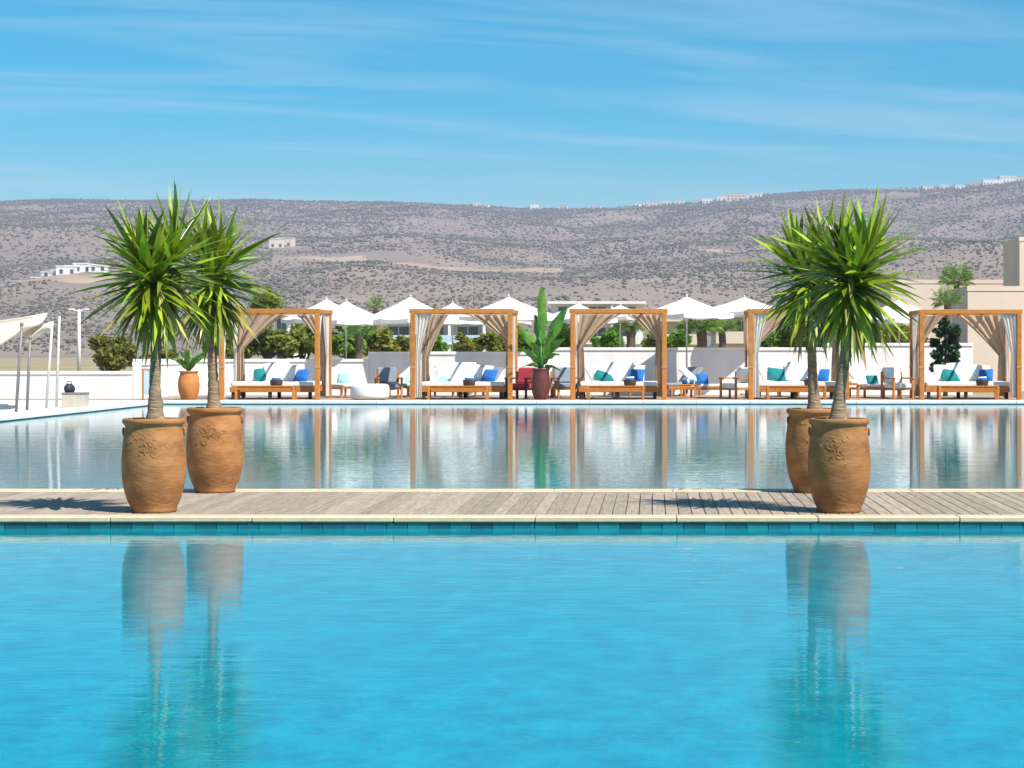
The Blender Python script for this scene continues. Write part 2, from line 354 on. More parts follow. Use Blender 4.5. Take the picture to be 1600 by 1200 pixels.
# ------------------------------------------------------------------ vegetation builders
def leaf_cloud(mb, blobs, n, size, flat=.6, seed=0):
    rnd = random.Random(seed)
    tot = sum(b[3]**2 for b in blobs)
    for (cx, cy, cz, r) in blobs:
        for _ in range(int(n*r*r/tot)):
            d = Vector((rnd.gauss(0, 1), rnd.gauss(0, 1), rnd.gauss(0, 1))).normalized()*r*rnd.random()**.38
            p = Vector((cx+d.x, cy+d.y, cz+d.z*.85)); a = Vector((rnd.gauss(0, 1), rnd.gauss(0, 1), rnd.gauss(0, 1)*flat)).normalized()
            b = a.cross(Vector((rnd.gauss(0, 1), rnd.gauss(0, 1), rnd.gauss(0, 1)))).normalized(); s = size*rnd.uniform(.6, 1.4)
            mb.add([p-a*s, p+b*s*.45, p+a*s, p-b*s*.45], [(0, 1, 2, 3)])
def tree(name, label, px, ytop, ybot, wpx, Y, m, group=None, n=1500, size=.1, lobes=7, trunk=True, seed=1, zg=-0.05):
    rnd = random.Random(seed); s = F/Y; c = P(px, (ytop+ybot)/2, Y); hw = wpx/2/s; hh = (ybot-ytop)/2/s
    t = thing(name, label, 'tree' if trunk else 'shrub', (c.x, Y, zg), 0, group); cz = c.z-zg
    bl = []
    for k in range(lobes+5):
        a = rnd.uniform(0, 6.28); q = rnd.uniform(.2, 1.0); r = min(hw, hh)*rnd.uniform(.2, .52)
        bl.append((math.cos(a)*q*hw, math.sin(a)*q*hw, cz+rnd.uniform(-.75, .95)*(hh-r*.5)*(1.1-.35*q), r))
    bl.append((0, 0, cz, min(hw, hh)*.6))
    for sx in (-1, 1): bl.append((sx*hw*.62, 0, cz-hh*.15, min(hw, hh)*.5))
    b = MB(); leaf_cloud(b, bl, n, size, seed=seed); b.build('crown', m, t)
    b = MB(); b.tube([(0, 0, 0), (.04*hw, 0, cz*.5), (-.03*hw, 0, cz)], [.07*hw+.05, .05*hw+.04, .02], 8)
    for k in range(min(5, lobes)): b.tube([(0, 0, cz*(.4+.08*k)), (bl[k][0]*.5, bl[k][1]*.5, (cz*.5+bl[k][2])*.5+.1), bl[k][:3]], [.03*hw+.03, .02*hw+.02, .01], 6)
    b.build('trunk', 'bark', t, True)
    return t
def palm(name, label, px, ycrown, Y, lpx, m='palm_leaf', nf=16, group=None, zg=-.05, seed=1, tr=.13, up=.5):
    rnd = random.Random(seed); s = F/Y; c = P(px, ycrown, Y); L = lpx/s; zc = c.z-zg
    t = thing(name, label, 'palm tree', (c.x, Y, zg), 0, group)
    b = MB(); k = 8
    b.tube([(.03*math.sin(i*1.3), 0, zc*i/k) for i in range(k+1)], [tr*(1.25-.35*i/k)*(1+.08*(i % 2)) for i in range(k+1)], 10); b.build('trunk', 'bark', t, True)
    ms = []
    for v in range(3):
        b = MB(); n = 9; bend = (.35, .75, 1.15)[v]
        for i in range(n):
            q = i/(n-1); z = L*(q*.55-bend*.75*q*q*.6); y = L*q*(1-.18*bend*q)
            b.add([(-.01, y, z), (.01, y, z), (.01, y+L*.13, z+.01), (-.01, y+L*.13, z+.01)], [(0, 1, 2, 3)])
            ll = L*.42*math.sin(min(1, q*1.1+.18)*math.pi*.86)+.02
            for sx in (-1, 1):
                for o2 in (0, .06):
                    yy = y+o2*L; b.add([(0, yy, z), (sx*ll*.55, yy+ll*.5, z-.05*ll), (sx*ll, yy+ll*.75, z-.42*ll), (sx*ll*.5, yy+ll*.36, z-.06*ll)], [(0, 1, 2, 3)])
        me = b.mesh('frond'); me.materials.append(MATS[m]); ms.append(me)
    for i in range(nf):
        o = link('frond', ms[min(2, int(i/nf*3))], t, (0, 0, zc)); el = up*(1-i/nf*1.6)
        o.rotation_euler = (el+rnd.uniform(-.15, .15), rnd.uniform(-.2, .2), i*2.399+rnd.uniform(-.2, .2)); q = rnd.uniform(.85, 1.1); o.scale = (q, q, q)
    return t

# ------------------------------------------------------------------ planters with yuccas
def wob(t, z): return .006*math.sin(2*t+z*7)+.004*math.sin(5*t-z*11)
PROF = [(.182,0),(.194,.006),(.196,.025),(.201,.05),(.228,.11),(.252,.19),(.268,.28),(.276,.37),(.278,.45),(.273,.54),(.264,.63),(.253,.70),(.245,.745),(.249,.762),(.264,.774),(.270,.788),(.269,.806),(.262,.820),(.243,.820),(.236,.808),(.232,.76),(.228,.70)]
def prof_r(z):
    for a, b in zip(PROF, PROF[1:17]):
        if a[1] <= z <= b[1]: return a[0]+(b[0]-a[0])*(z-a[1])/max(1e-6, b[1]-a[1])
    return .26
def planter(x, y, rz, label, seed, ht=1.0, wd=1.0):
    rnd = random.Random(seed)
    t = thing('clay_planter', label, 'planter', (x, y, 0.0), rz, 'clay planters on the boardwalk')
    o = MB().lathe([(r*wd, z*ht) for r, z in PROF], 56, wob=wob).build('body', 'terracotta', t, True)
    MB().lathe([(.01, .722*ht), (.1, .728*ht), (.225*wd, .715*ht)], 24).build('soil', 'soil', t, True)
    b = MB()                                                       # raised vine medallion pressed into the clay
    def onpot(u, z, off=.002):
        r = prof_r(z/ht)*wd; a = -math.pi/2+u/r; return Vector(((r+off)*math.cos(a), (r+off)*math.sin(a), z))
    for k in range(7):
        u0, z0 = rnd.uniform(-.09, .09), rnd.uniform(.50, .66)*ht; a0 = rnd.uniform(0, 6.28); pts = []
        for i in range(9):
            a = a0+i*.55; q = .048*(1-i*.085); pts.append(onpot(u0+q*math.cos(a), z0+q*math.sin(a), .001))
        b.tube(pts, [.004]*8+[.002], 6)
    for k in range(26):
        u0, z0 = rnd.gauss(0, .075), (.585+rnd.gauss(0, .055))*ht; a = rnd.uniform(0, 6.28); l = rnd.uniform(.012, .024)
        p0, p1, p2 = [onpot(u0+q*l*math.cos(a), z0+q*l*math.sin(a), .001) for q in (-1, 0, 1)]; b.tube([p0, p1, p2], [.002, .0055, .002], 6)
    b.build('relief_ornament', 'terracotta', t, True)['kind'] = 'stuff'
    for sx in (-1, 1):
        b = MB(); r0 = .253*wd
        b.tube([(sx*r0, 0, .735*ht), (sx*(r0+.010), 0, .725*ht), (sx*(r0+.012), 0, .695*ht), (sx*(r0+.004), 0, .665*ht)], [.012, .011, .010, .009], 8); b.build('handle', 'terracotta', t, True)
    return t
LEAFM = []
for (mname, bends) in (('yucca_leaf', (0.0, .05, .14, .28)), ('yucca_leaf_old', (.12, .32, .5))):
    row = []
    for bd in bends:
        for wd in (.021, .026):
            b = MB(); vs = []; n = 6
            wf = (.75, .95, 1.0, .92, .72, .42, .03)
            for i in range(n+1):
                q = i/n; a = bd*q*1.6; z = q*(1-.18*bd*q); y = -bd*q*q*.75
                ww = wd*wf[i]; vs += [(-ww, y+.35*ww, z), (0, y, z), (ww, y+.35*ww, z)]
            fs = []
            for i in range(n):
                for k in range(2): fs.append((i*3+k, i*3+k+1, i*3+k+4, i*3+k+3))
            b.add(vs, fs); me = b.mesh('leaf', True); me.materials.append(MATS[mname]); row.append(me)
    LEAFM.append(row)
def yucca(x, y, label, pts, tips, seed, nleaf=120, Ls=.94):
    rnd = random.Random(seed)
    t = thing('yucca_tree', label, 'yucca', (x, y, .71), 0, 'yuccas in clay planters')
    b = MB(); n = len(pts); tr = []; rad = []
    for i in range(29):
        q = i/28*(n-1); k = min(int(q), n-2); f = q-k
        p = Vector(pts[k]).lerp(Vector(pts[k+1]), f); hgt = p.z
        r = .044+.068*math.exp(-hgt/.17)+.003*math.sin(i*2.6)+rnd.uniform(-.002, .002); tr.append(p); rad.append(r)
    b.tube(tr, rad, 14)
    top = Vector(pts[-1])
    for (tx, ty, tz, _) in tips:
        tip = Vector((tx, ty, tz)); b.tube([top-Vector((0, 0, .12)), top.lerp(tip, .4)+Vector((0, 0, .02)), tip], [.045, .038, .02], 10)
    b.build('trunk', 'yucca_bark', t, True)
    for (tx, ty, tz, wgt) in tips+[(top.x, top.y, top.z+.22, -28)]:
        tip = Vector((tx, ty, tz)); skirt = wgt < 0; m = -wgt if skirt else int(nleaf*wgt)
        for i in range(m):
            q = (i+.5)/m                                   # 0 = youngest, top
            th = R(8+152*(.62*q**.92+.38*math.acos(1-2*q)/math.pi))+rnd.gauss(0, .17); ph = i*2.39996+rnd.gauss(0, .3)
            if skirt: th = R(108+44*q)+rnd.gauss(0, .1)
            d = Vector((math.sin(th)*math.cos(ph), math.sin(th)*math.sin(ph), math.cos(th)))
            base = tip.lerp(top-Vector((0, 0, .10)), .85*q**1.15)+Vector((d.x, d.y, 0))*.03
            if skirt: base = tip-Vector((0, 0, .22*q))+Vector((d.x, d.y, 0))*.03; q = .8
            up = Vector((0, 0, 1)); yv = (up-d*up.dot(d))
            if yv.length < .05: yv = Vector((math.cos(ph), math.sin(ph), 0))
            yv.normalize(); xv = yv.cross(d).normalized()
            old = q > .72 and rnd.random() < .5
            row = LEAFM[1 if old else 0]
            if old: me = rnd.choice(row)
            else:
                j = 0 if q < .25 else (2 if q < .5 else 4); me = row[min(len(row)-1, j+rnd.randrange(4))]
            L = Ls*(.46+.25*math.sin(math.pi*min(1, q*.72+.12)))*rnd.uniform(.68, 1.15)
            o = link('leaf', me, t); wv = rnd.uniform(.95, 1.4)
            rot = Matrix((xv, yv, d)).transposed().to_4x4() @ Matrix.Rotation(rnd.gauss(0, .3), 4, 'Z')
            o.matrix_basis = Matrix.Translation(base) @ rot @ Matrix.Diagonal((wv, L, L, 1))
    return t
PLX, PRX, PN, PB = -4.365, 1.63, 17.92, 20.42
planter(PLX, PN, .1, 'ochre clay planter at the boardwalk front, left side of the photo', 11)
planter(PLX, PB, 2.0-1.9, 'clay planter at the back edge of the boardwalk, left pair', 12, 1.03, 1.02)
planter(PRX, PN, -.12, 'ochre clay planter at the boardwalk front, right side of the photo', 13, 1.0, .99)
planter(PRX-.03, PB, .2, 'clay planter half hidden behind the front planter of the right pair', 14, 1.02, 1.0)
def rel(px, py, Y, x, y): p = P(px, py, Y); return (p.x-x, 0, p.z-.71)
def yy(x, Y, label, trunk, tips, seed, **k):
    pts = [rel(a, b, Y, x, Y) for a, b in trunk]; pts[0] = (pts[0][0], 0, -.01)
    tp = [(rel(a, b, Y, x, Y)[0], dy, rel(a, b, Y, x, Y)[2], wg) for a, b, dy, wg in tips]
    yucca(x, Y, label, pts, tp, seed, **k)
yy(PLX, PN, 'spiky yucca growing in the front left clay planter', [(243, 660), (242, 600), (244, 540), (243, 465)], [(222, 402, -.06, 1.0), (272, 384, .05, 1.0), (244, 425, -.10, .9)], 21, nleaf=92)
yy(PLX, PB, 'spiky yucca growing in the back left clay planter, leaning right of the front one', [(335, 640), (333, 590), (331, 540), (333, 470)], [(314, 386, .06, .9), (348, 396, -.05, 1.0), (334, 420, -.10, 1.0)], 22, nleaf=92)
yy(PRX, PN, 'spiky yucca growing in the front right clay planter', [(1308, 672), (1313, 610), (1321, 550), (1326, 465)], [(1358, 388, -.04, 1.0), (1312, 398, .06, .9), (1334, 428, -.10, 1.0)], 23, nleaf=92)
yy(PRX-.03, PB, 'spiky yucca in the half hidden back right clay planter', [(1274, 645), (1270, 590), (1268, 540), (1268, 470)], [(1246, 402, .0, 1.0), (1288, 392, .05, .9), (1264, 428, -.1, .9)], 24, nleaf=92)

# ------------------------------------------------------------------ cabanas
YC, DC = 59.4, 2.15
def cushion_mesh(wd, ht, th, n=8):
    vs = []; fs = []
    for side in (1, -1):
        for j in range(n+1):
            for i in range(n+1):
                u, v = i/n*2-1, j/n*2-1; e = (1-abs(u)**3.2)*(1-abs(v)**3.2)
                k = 1-.07*(abs(u)**2)*(1-abs(v)**2); k2 = 1-.07*(abs(v)**2)*(1-abs(u)**2)
                vs.append((u*wd/2*k2, -side*th/2*e**.5, ht/2+v*ht/2*k))
    for s_ in (0, 1):
        b = s_*(n+1)**2
        for j in range(n):
            for i in range(n):
                q = (b+j*(n+1)+i, b+j*(n+1)+i+1, b+(j+1)*(n+1)+i+1, b+(j+1)*(n+1)+i); fs.append(q if s_ == 0 else q[::-1])
    return vs, fs
def cushion(label, m, x, y, z, wd, ht, th, tilt=.35, yaw=0, roll=0, group='cushions on the daybeds'):
    vs, fs = cushion_mesh(wd, ht, th); o = MB().add(vs, fs).build('cushion', m, None, True, (x, y, z)); o.rotation_euler = (-tilt, roll, yaw)
    MB().tube([Vector((wd/2*a*.97, 0, ht/2+ht/2*b*.97)) for a, b in ((-1,-1),(0,-.95),(1,-1),(.95,0),(1,1),(0,.95),(-1,1),(-.95,0),(-1,-1))], .008, 5, False).build('piping', m, o, True)
    return tag(o, label, 'cushion', group)
def drape(x0, x1, xt, z0, zt, y, amp, folds, flare, thick=.16, seed=0, vertical_out=True, nu=28, nv=22, along='x'):
    """cloth from a rail (x0..x1 at z0) drawn in to a tie at (xt, zt) and falling to the floor"""
    rnd = random.Random(seed); vs = []; ph = rnd.uniform(0, 6)
    out = x1
    for j in range(nv+1):
        v = j/nv; z = z0*(1-v)+.05*v
        if z > zt:
            q = (z0-z)/(z0-zt); e = q**.8; a = x0*(1-e)+(xt-thick/2)*e if x0 < xt else x0*(1-e)+(xt+thick/2)*e
            b = x1*(1-q**2)+(xt+(thick/2 if x0 < xt else -thick/2))*q**2; k = 1-.55*q
        else:
            q = (zt-z)/(zt-.05); s = 1 if x0 < xt else -1
            a = xt-s*(thick/2+flare*q**.7); b = xt+s*(thick/2+flare*.5*q**.7); k = .45+.3*q
        for i in range(nu+1):
            u = i/nu; xx = a+(b-a)*u; dy = amp*k*math.sin(u*folds*6.283+ph+1.2*v)+.4*amp*math.sin(u*folds*2.7*3+ph)
            zz = z
            if j == 0: zz = z0
            vs.append((xx, y+dy, zz) if along == 'x' else (y+dy, xx, zz))
    fs = [(j*(nu+1)+i, j*(nu+1)+i+1, (j+1)*(nu+1)+i+1, (j+1)*(nu+1)+i) for j in range(nv) for i in range(nu)]
    return MB().add(vs, fs)
def cabana(pl, pr, where, seed, back=('L', 'R'), sides=('L', 'R'), wcol=('curtain_white', 'curtain_white'), cush=None, ytop=482.5, swag=(.45, .4, 1.4, 1.4), front=()):
    xl, xr = X(pl, YC), X(pr, YC); zt = Z(ytop, YC); wd = xr-xl; cx = (xl+xr)/2; h = .07; rnd = random.Random(seed)
    t = thing('cabana', 'wooden four post '+where+' with tied curtains', 'cabana', (cx, YC, 0), 0, 'curtained cabanas along the far pool edge')
    hw = wd/2
    for sx in (-1, 1):
        for yy_ in (0, DC):
            MB().cbox(sx*hw-h, sx*hw+h, yy_-h, yy_+h, 0, zt-.13, .012).build('post', 'teak', t)
    for yy_ in (0, DC): MB().cbox(-hw-.10, hw+.10, yy_-.055, yy_+.055, zt-.13, zt, .01).build('beam', 'teak', t)
    for sx in (-1, 1): MB().cbox(sx*hw-.05, sx*hw+.05, .056, DC-.056, zt-.125, zt-.005, .01).build('beam', 'teak', t)
    for k in range(1, 4): MB().cbox(-hw+wd*k/4-.03, -hw+wd*k/4+.03, .056, DC-.056, zt-.10, zt-.02, .006).build('roof_slat', 'teak', t)
    for yy_ in (0, DC):
        for sx in (-1, 1): MB().cbox(sx*hw-h-.006, sx*hw+h+.006, yy_-h-.006, yy_+h+.006, .9, .96, .005).build('tie_band', 'curtain_beige', t)
    zr = zt-.14; fl, fr, tl_, tr_ = swag
    if 'L' in back: drape(-hw+wd*fl, -hw+.10, -hw+.14, zr, tl_, DC-.13, .045, 5, .06, .20, seed).build('back_curtain', 'curtain_beige', t, True)
    if 'R' in back: drape(hw-wd*fr, hw-.10, hw-.14, zr, tr_, DC-.13, .045, 5, .06, .20, seed+1).build('back_curtain', 'curtain_beige', t, True)
    for sx, nm, wc in ((-1, 'L', wcol[0]), (1, 'R', wcol[1])):
        if nm in sides:
            drape(.75, .12, .20, zr, 1.25, sx*(hw-.02), .035, 4, .10, .16, seed+5+sx, along='y').build('side_curtain', wc, t, True)
            drape(DC-.95, DC-.12, DC-.2, zr, 1.2, sx*(hw-.02), .035, 4, .10, .16, seed+9+sx, along='y').build('side_curtain', wc, t, True)
    for sx, nm in ((-1, 'L'), (1, 'R')):
        if nm in front: drape(sx*(hw-.55), sx*(hw-.10), sx*(hw-.15), zr, 1.3, .02, .035, 4, .05, .13, seed+20).build('front_curtain', 'curtain_white', t, True)
    # daybed
    b = thing('daybed', 'teak daybed with a white mattress in the '+where, 'daybed', (cx, YC+.35, 0), 0, 'daybeds in the cabanas')
    bw_ = hw-.16
    MB().cbox(-bw_, bw_, 0, .05, .20, .36, .008).build('side_rail', 'teak', b); MB().cbox(-bw_, bw_, 1.62, 1.67, .20, .36, .008).build('side_rail', 'teak', b)
    for sx in (-1, 1): MB().cbox(sx*(bw_-.03)-.025, sx*(bw_-.03)+.025, .051, 1.619, .20, .355, .008).build('end_rail', 'teak', b)
    MB().box(-bw_+.06, bw_-.06, .052, 1.618, .29, .33).build('bed_base', 'teak', b)
    for sx in (-.92, -.05, .9):
        for yy_ in (.08, 1.55): MB().cbox(sx*bw_-.05, sx*bw_+.05, yy_-.05, yy_+.05, 0, .199, .008).build('leg', 'dark_wood', b)
    MB().cbox(-bw_+.03, bw_-.03, .03, 1.64, .362, .50, .035).build('mattress', 'mattress', b, False)
    # bench in front
    bc = thing('bench', 'low teak bench at the front of the '+where, 'bench', (cx-.1*wd*0.3, YC-.12, 0), 0, 'low benches before the daybeds')
    q = hw*.62
    for k in range(5): MB().cbox(-q, q, -.20+.09*k, -.20+.09*k+.08, .37, .40, .006).build('slat', 'teak', bc)
    MB().cbox(-q+.03, q-.03, -.18, -.15, .285, .369, .006).build('apron', 'teak', bc); MB().cbox(-q+.03, q-.03, .19, .22, .285, .369, .006).build('apron', 'teak', bc)
    for sx in (-1, 1):
        for yy_ in (-.20, .17): MB().cbox(sx*(q-.035)-.035, sx*(q-.035)+.035, yy_, yy_+.07, 0, .369, .006).build('leg', 'teak', bc)
    # basket with towels on the bench
    bx = cx+rnd.uniform(.22, .42); k = thing('towel_basket', 'dark basket of rolled towels on the bench of the '+where, 'basket', (bx, YC-.12, .402), 0, 'towel baskets on the benches')
    MB().lathe([(.15, 0), (.17, .02), (.19, .15), (.195, .16), (.175, .16), (.16, .05)], 20).build('basket_body', 'wicker', k, True)
    for j, mm in enumerate(('blue_cloth', 'mattress', 'grey_cloth')): MB().tube([(-.12, -.07+.07*j, .17+.03*(j % 2)), (.12, -.07+.07*j, .18+.03*(j % 2))], .05, 10).build('rolled_towel', mm, k, True)
    # cushions
    zb = .505; yb = YC+1.55
    for (fx, m, cw, chh, tl, yw, nm) in (cush or []):
        cushion(nm+' in the '+where, m, cx+fx*bw_, yb-.25*rnd.random()-.15*(m != 'mattress'), zb, cw, chh, .2, tl, yw, rnd.uniform(-.12, .12))
TE = ('teal_cloth', .58, .50, .45, .2, 'teal cushion'); BL = ('blue_cloth', .46, .44, .5, -.25, 'blue cushion')
def CS(a, b, teal='teal_cloth', tn='teal cushion'):
    return [(a, teal, .60, .46, .55, .25, tn), (-.02+rr(-.05, .05), 'mattress', .75, .58, .30, .05, 'centre white back cushion'), (-.42, 'mattress', .7, .5, .25, .1, 'left white back cushion'),
            (.36, 'mattress', .62, .5, .3, -.1, 'right white back cushion'), (b, 'blue_cloth', .44, .42, .55, -.3, 'blue cushion')]
cabana(346, 496, 'far left cabana', 31, cush=CS(-.32, .55), swag=(.55, .35, 1.45, 1.6))
cabana(645, 797, 'cabana left of the banana plant', 32, cush=CS(-.40, .52, 'aqua_cloth', 'pale aqua cushion'), swag=(.30, .50, 1.2, 1.65), front=('L',))
cabana(895, 1038, 'cabana right of the banana plant', 33, cush=CS(-.38, .42), swag=(.50, .42, 1.55, 1.7), front=())
cabana(1173, 1323, 'cabana behind the right yuccas', 34, cush=CS(-.42, .62), swag=(.55, .4, 1.5, 1.5), front=('L',))
cabana(1440, 1592, 'far right cabana', 35, cush=CS(-.30, .50), ytop=483.5, swag=(.35, .55, 1.55, 1.25), front=('R',))

# ------------------------------------------------------------------ umbrellas
def umbrella(px, yap, yrim, wpx, Y, label, seed, zf=0):
    rnd = random.Random(seed); s = F/Y; x = X(px, Y); za = Z(yap, Y); zr = Z(yrim, Y); hw = wpx/2/s*1.08
    t = thing('parasol', label, 'parasol', (x, Y, zf), rnd.uniform(-.25, .25), 'white parasols behind the cabanas')
    MB().lathe([(.26, 0), (.26, .06), (.05, .08), (.04, .25)], 20).build('base', 'metal_pole', t, True)
    MB().tube([(0, 0, .08), (0, 0, za-.03)], .026, 10).build('pole', 'metal_pole', t, True)
    b = MB(); n = 8; rings = 7; vs = []
    for i in range(rings+1):
        q = i/rings; z = za-(za-zr)*(q**.86)
        for k in range(n*3):
            a = 2*math.pi*k/(n*3); sc_ = (k % 3); sag = 1-(.035*q if sc_ else 0)
            sq = 1/max(abs(math.cos(a+math.pi/4)), abs(math.sin(a+math.pi/4))); rad = hw*q*(.45+.55*sq*.86)*sag
            vs.append((rad*math.cos(a), rad*math.sin(a), z-(.03*q*q if sc_ else 0)))
    for k in range(n*3): p = vs[rings*n*3+k]; vs.append((p[0]*1.003, p[1]*1.003, p[2]-.12))
    m = n*3; fs = [(i*m+k, i*m+(k+1) % m, (i+1)*m+(k+1) % m, (i+1)*m+k) for i in range(rings+1) for k in range(m)]
    c = b.add(vs, fs).build('canopy', 'canvas', t, False)
    MB().lathe([(.02, za-.02), (.045, za), (.03, za+.04), (.012, za+.07)], 12).build('finial', 'metal_pole', c, True)
    for k in range(8):
        p = Vector(vs[rings*m+k*3]); MB().tube([(0, 0, za-.10), p*.98+Vector((0, 0, -.02))], .011, 5).build('rib', 'teak', t)
    MB().lathe([(.027, zr-.25), (.05, zr-.24), (.05, zr-.16), (.027, zr-.15)], 12).build('runner', 'metal_pole', t, True)
    return t
UM = [(510, 464, 496, 118, 70, 'white parasol peeking up behind the far left cabana beam'), (541, 470, 501, 112, 66, 'white parasol just right of the far left cabana'),
      (641, 463, 499, 124, 66, 'large white parasol above the left post of the cabana left of the banana plant'), (707, 470, 498, 105, 72, 'small white parasol over the beam left of the banana plant'),
      (795, 463, 494, 130, 66, 'wide white parasol immediately left of the tall banana leaf'), (903, 471, 496, 104, 72, 'small white parasol immediately right of the tall banana leaf'),
      (969, 474, 492, 92, 76, 'most distant white parasol over the cabana right of the banana plant'), (1073, 463, 491, 122, 64, 'large white parasol right of the cabana beside the banana plant'),
      (1163, 464, 487, 124, 66, 'white parasol between the central cabanas and the right yuccas'), (1405, 464, 496, 120, 68, 'white parasol half hidden by the right yucca leaves')]
for i, u in enumerate(UM): umbrella(*u[:5], u[5], 40+i, 0 if u[4] < 66.2 else -.06)

# ------------------------------------------------------------------ furniture on the terrace
def armchair(px, Y, rz, label, m, frame='teak'):
    t = thing('armchair', label, 'armchair', (X(px, Y), Y, 0), rz)
    for sx in (-1, 1):
        for yy_ in (-.30, .30): MB().cbox(sx*.34-.03, sx*.34+.03, yy_-.03, yy_+.03, 0, .58 if yy_ < 0 else .80, .006).build('leg', frame, t)
        MB().cbox(sx*.34-.04, sx*.34+.04, -.36, .27, .581, .62, .006).build('armrest', frame, t)
    MB().cbox(-.309, .309, -.29, .26, .25, .30, .006).build('seat_frame', frame, t)
    MB().cbox(-.30, .30, -.32, .24, .302, .45, .03).build('seat_cushion', m, t)
    b = MB().cbox(-.30, .30, -.07, .07, 0, .48, .04).build('back_cushion', m, t); b.location = (0, .24, .44); b.rotation_euler = (-.2, 0, 0)
    return t
def lounger(px, Y, rz, label, m='mattress'):
    t = thing('sun_lounger', label, 'sun lounger', (X(px, Y), Y, 0), rz)
    for sx in (-1, 1):
        MB().cbox(sx*.32-.03, sx*.32+.03, -.95, .95, .24, .31, .006).build('side_rail', 'teak', t)
        for yy_ in (-.8, .6): MB().cbox(sx*.32-.03, sx*.32+.03, yy_-.03, yy_+.03, 0, .239, .006).build('leg', 'teak', t)
    for k in range(9): MB().cbox(-.289, .289, -.93+.13*k, -.93+.13*k+.09, .275, .30, .004).build('slat', 'teak', t)
    MB().cbox(-.30, .30, -.93, .30, .312, .41, .03).build('mattress', m, t)
    b = MB().cbox(-.30, .30, 0, .80, 0, .10, .03).build('backrest', m, t); b.location = (0, .26, .312); b.rotation_euler = (R(42), 0, 0)
    return t
def side_table(px, Y, label):
    t = thing('side_table', label, 'side table', (X(px, Y), Y, 0), 0)
    for k in range(4): MB().cbox(-.24, .24, -.24+.122*k, -.24+.122*k+.112, .40, .43, .005).build('slat', 'teak', t)
    for sx in (-1, 1):
        for sy in (-1, 1): MB().cbox(sx*.2-.025, sx*.2+.025, sy*.2-.025, sy*.2+.025, 0, .399, .005).build('leg', 'teak', t)
    return t
armchair(607, 60.6, .3, 'grey cushioned teak armchair left of the second cabana', 'grey_cloth')
lounger(535, 62.5, .5, 'white sun lounger beside the right post of the far left cabana')
po = thing('pouf', 'round white pouf on the terrace between the two left cabanas', 'pouf', (X(578, 59.0), 59.0, 0))
MB().lathe([(.48, .02), (.54, .04), (.56, .12), (.56, .34), (.53, .42), (.46, .45)], 32).build('cover', 'mattress', po, True)
MB().lathe([(.44, 0), (.44, .019)], 24).build('base', 'dark_wood', po)
armchair(815, 60.2, -.5, 'red armchair beside the maroon banana planter', 'red_cloth', 'dark_wood')
armchair(884, 60.9, .4, 'dark grey armchair right of the maroon banana planter', 'grey_cloth')
lounger(868, 63.0, -.4, 'white sun lounger half hidden behind the banana planter')
lounger(1105, 61.5, 1.25, 'white sun lounger with raised back between the central cabanas')
side_table(1075, 60.2, 'small teak side table left of the lounger between the central cabanas')
armchair(1150, 60.4, -.9, 'teak armchair with white cushions left of the cabana behind the yuccas', 'mattress')
lounger(1362, 61.5, .7, 'white sun lounger right of the right yucca trunks')
side_table(1330, 60.0, 'small teak side table beside the right yucca trunk')
armchair(1402, 60.3, .5, 'teak armchair with white cushions left of the rightmost cabana', 'mattress')
for (px, Y, rz, m, l) in ((690, 63.4, .9, 'mattress', 'white sun lounger seen past the left post of the cabana left of the banana plant'), (752, 63.8, -.5, 'grey_cloth', 'grey padded sun lounger behind the daybed left of the banana plant'),
                       (948, 63.6, .6, 'mattress', 'white sun lounger behind the daybed right of the banana plant'), (1062, 63.8, -.7, 'grey_cloth', 'grey padded sun lounger under the large central parasol'),
                       (1215, 63.7, .4, 'mattress', 'white sun lounger behind the daybed of the cabana behind the right yuccas'), (640, 63.6, -.3, 'aqua_cloth', 'pale aqua sun lounger behind the grey armchair')):
    lounger(px, Y, rz, l, m)
cushion('small blue cushion on the lounger between the central cabanas', 'blue_cloth', X(1098, 61.3), 61.25, .42, .36, .34, .14, .5, .2, 0, 'loose cushions on the loungers')
cushion('pale aqua cushion on the lounger beside the far left cabana', 'aqua_cloth', X(536, 62.3), 62.2, .42, .40, .36, .14, .5, -.2, 0, 'loose cushions on the loungers')
cushion('teal cushion on the lounger right of the right yucca trunks', 'teal_cloth', X(1364, 61.3), 61.25, .42, .38, .3, .14, .6, .3, 0, 'loose cushions on the loungers')
def tray_thing(px, Y, z, label, m):
    t = thing('rolled_towel', label, 'towel', (X(px, Y), Y, z)); MB().tube([(-.17, 0, .07), (.17, .03, .07)], .07, 12).build('roll', m, t, True); MB().tube([(-.03, 0, .07), (.03, .005, .07)], .073, 12).build('band', 'mattress', t, True)
tray_thing(1075, 60.2, .432, 'rolled blue towel on the left teak side table', 'blue_cloth')
tray_thing(1330, 60.0, .432, 'rolled white towel on the right teak side table', 'mattress')

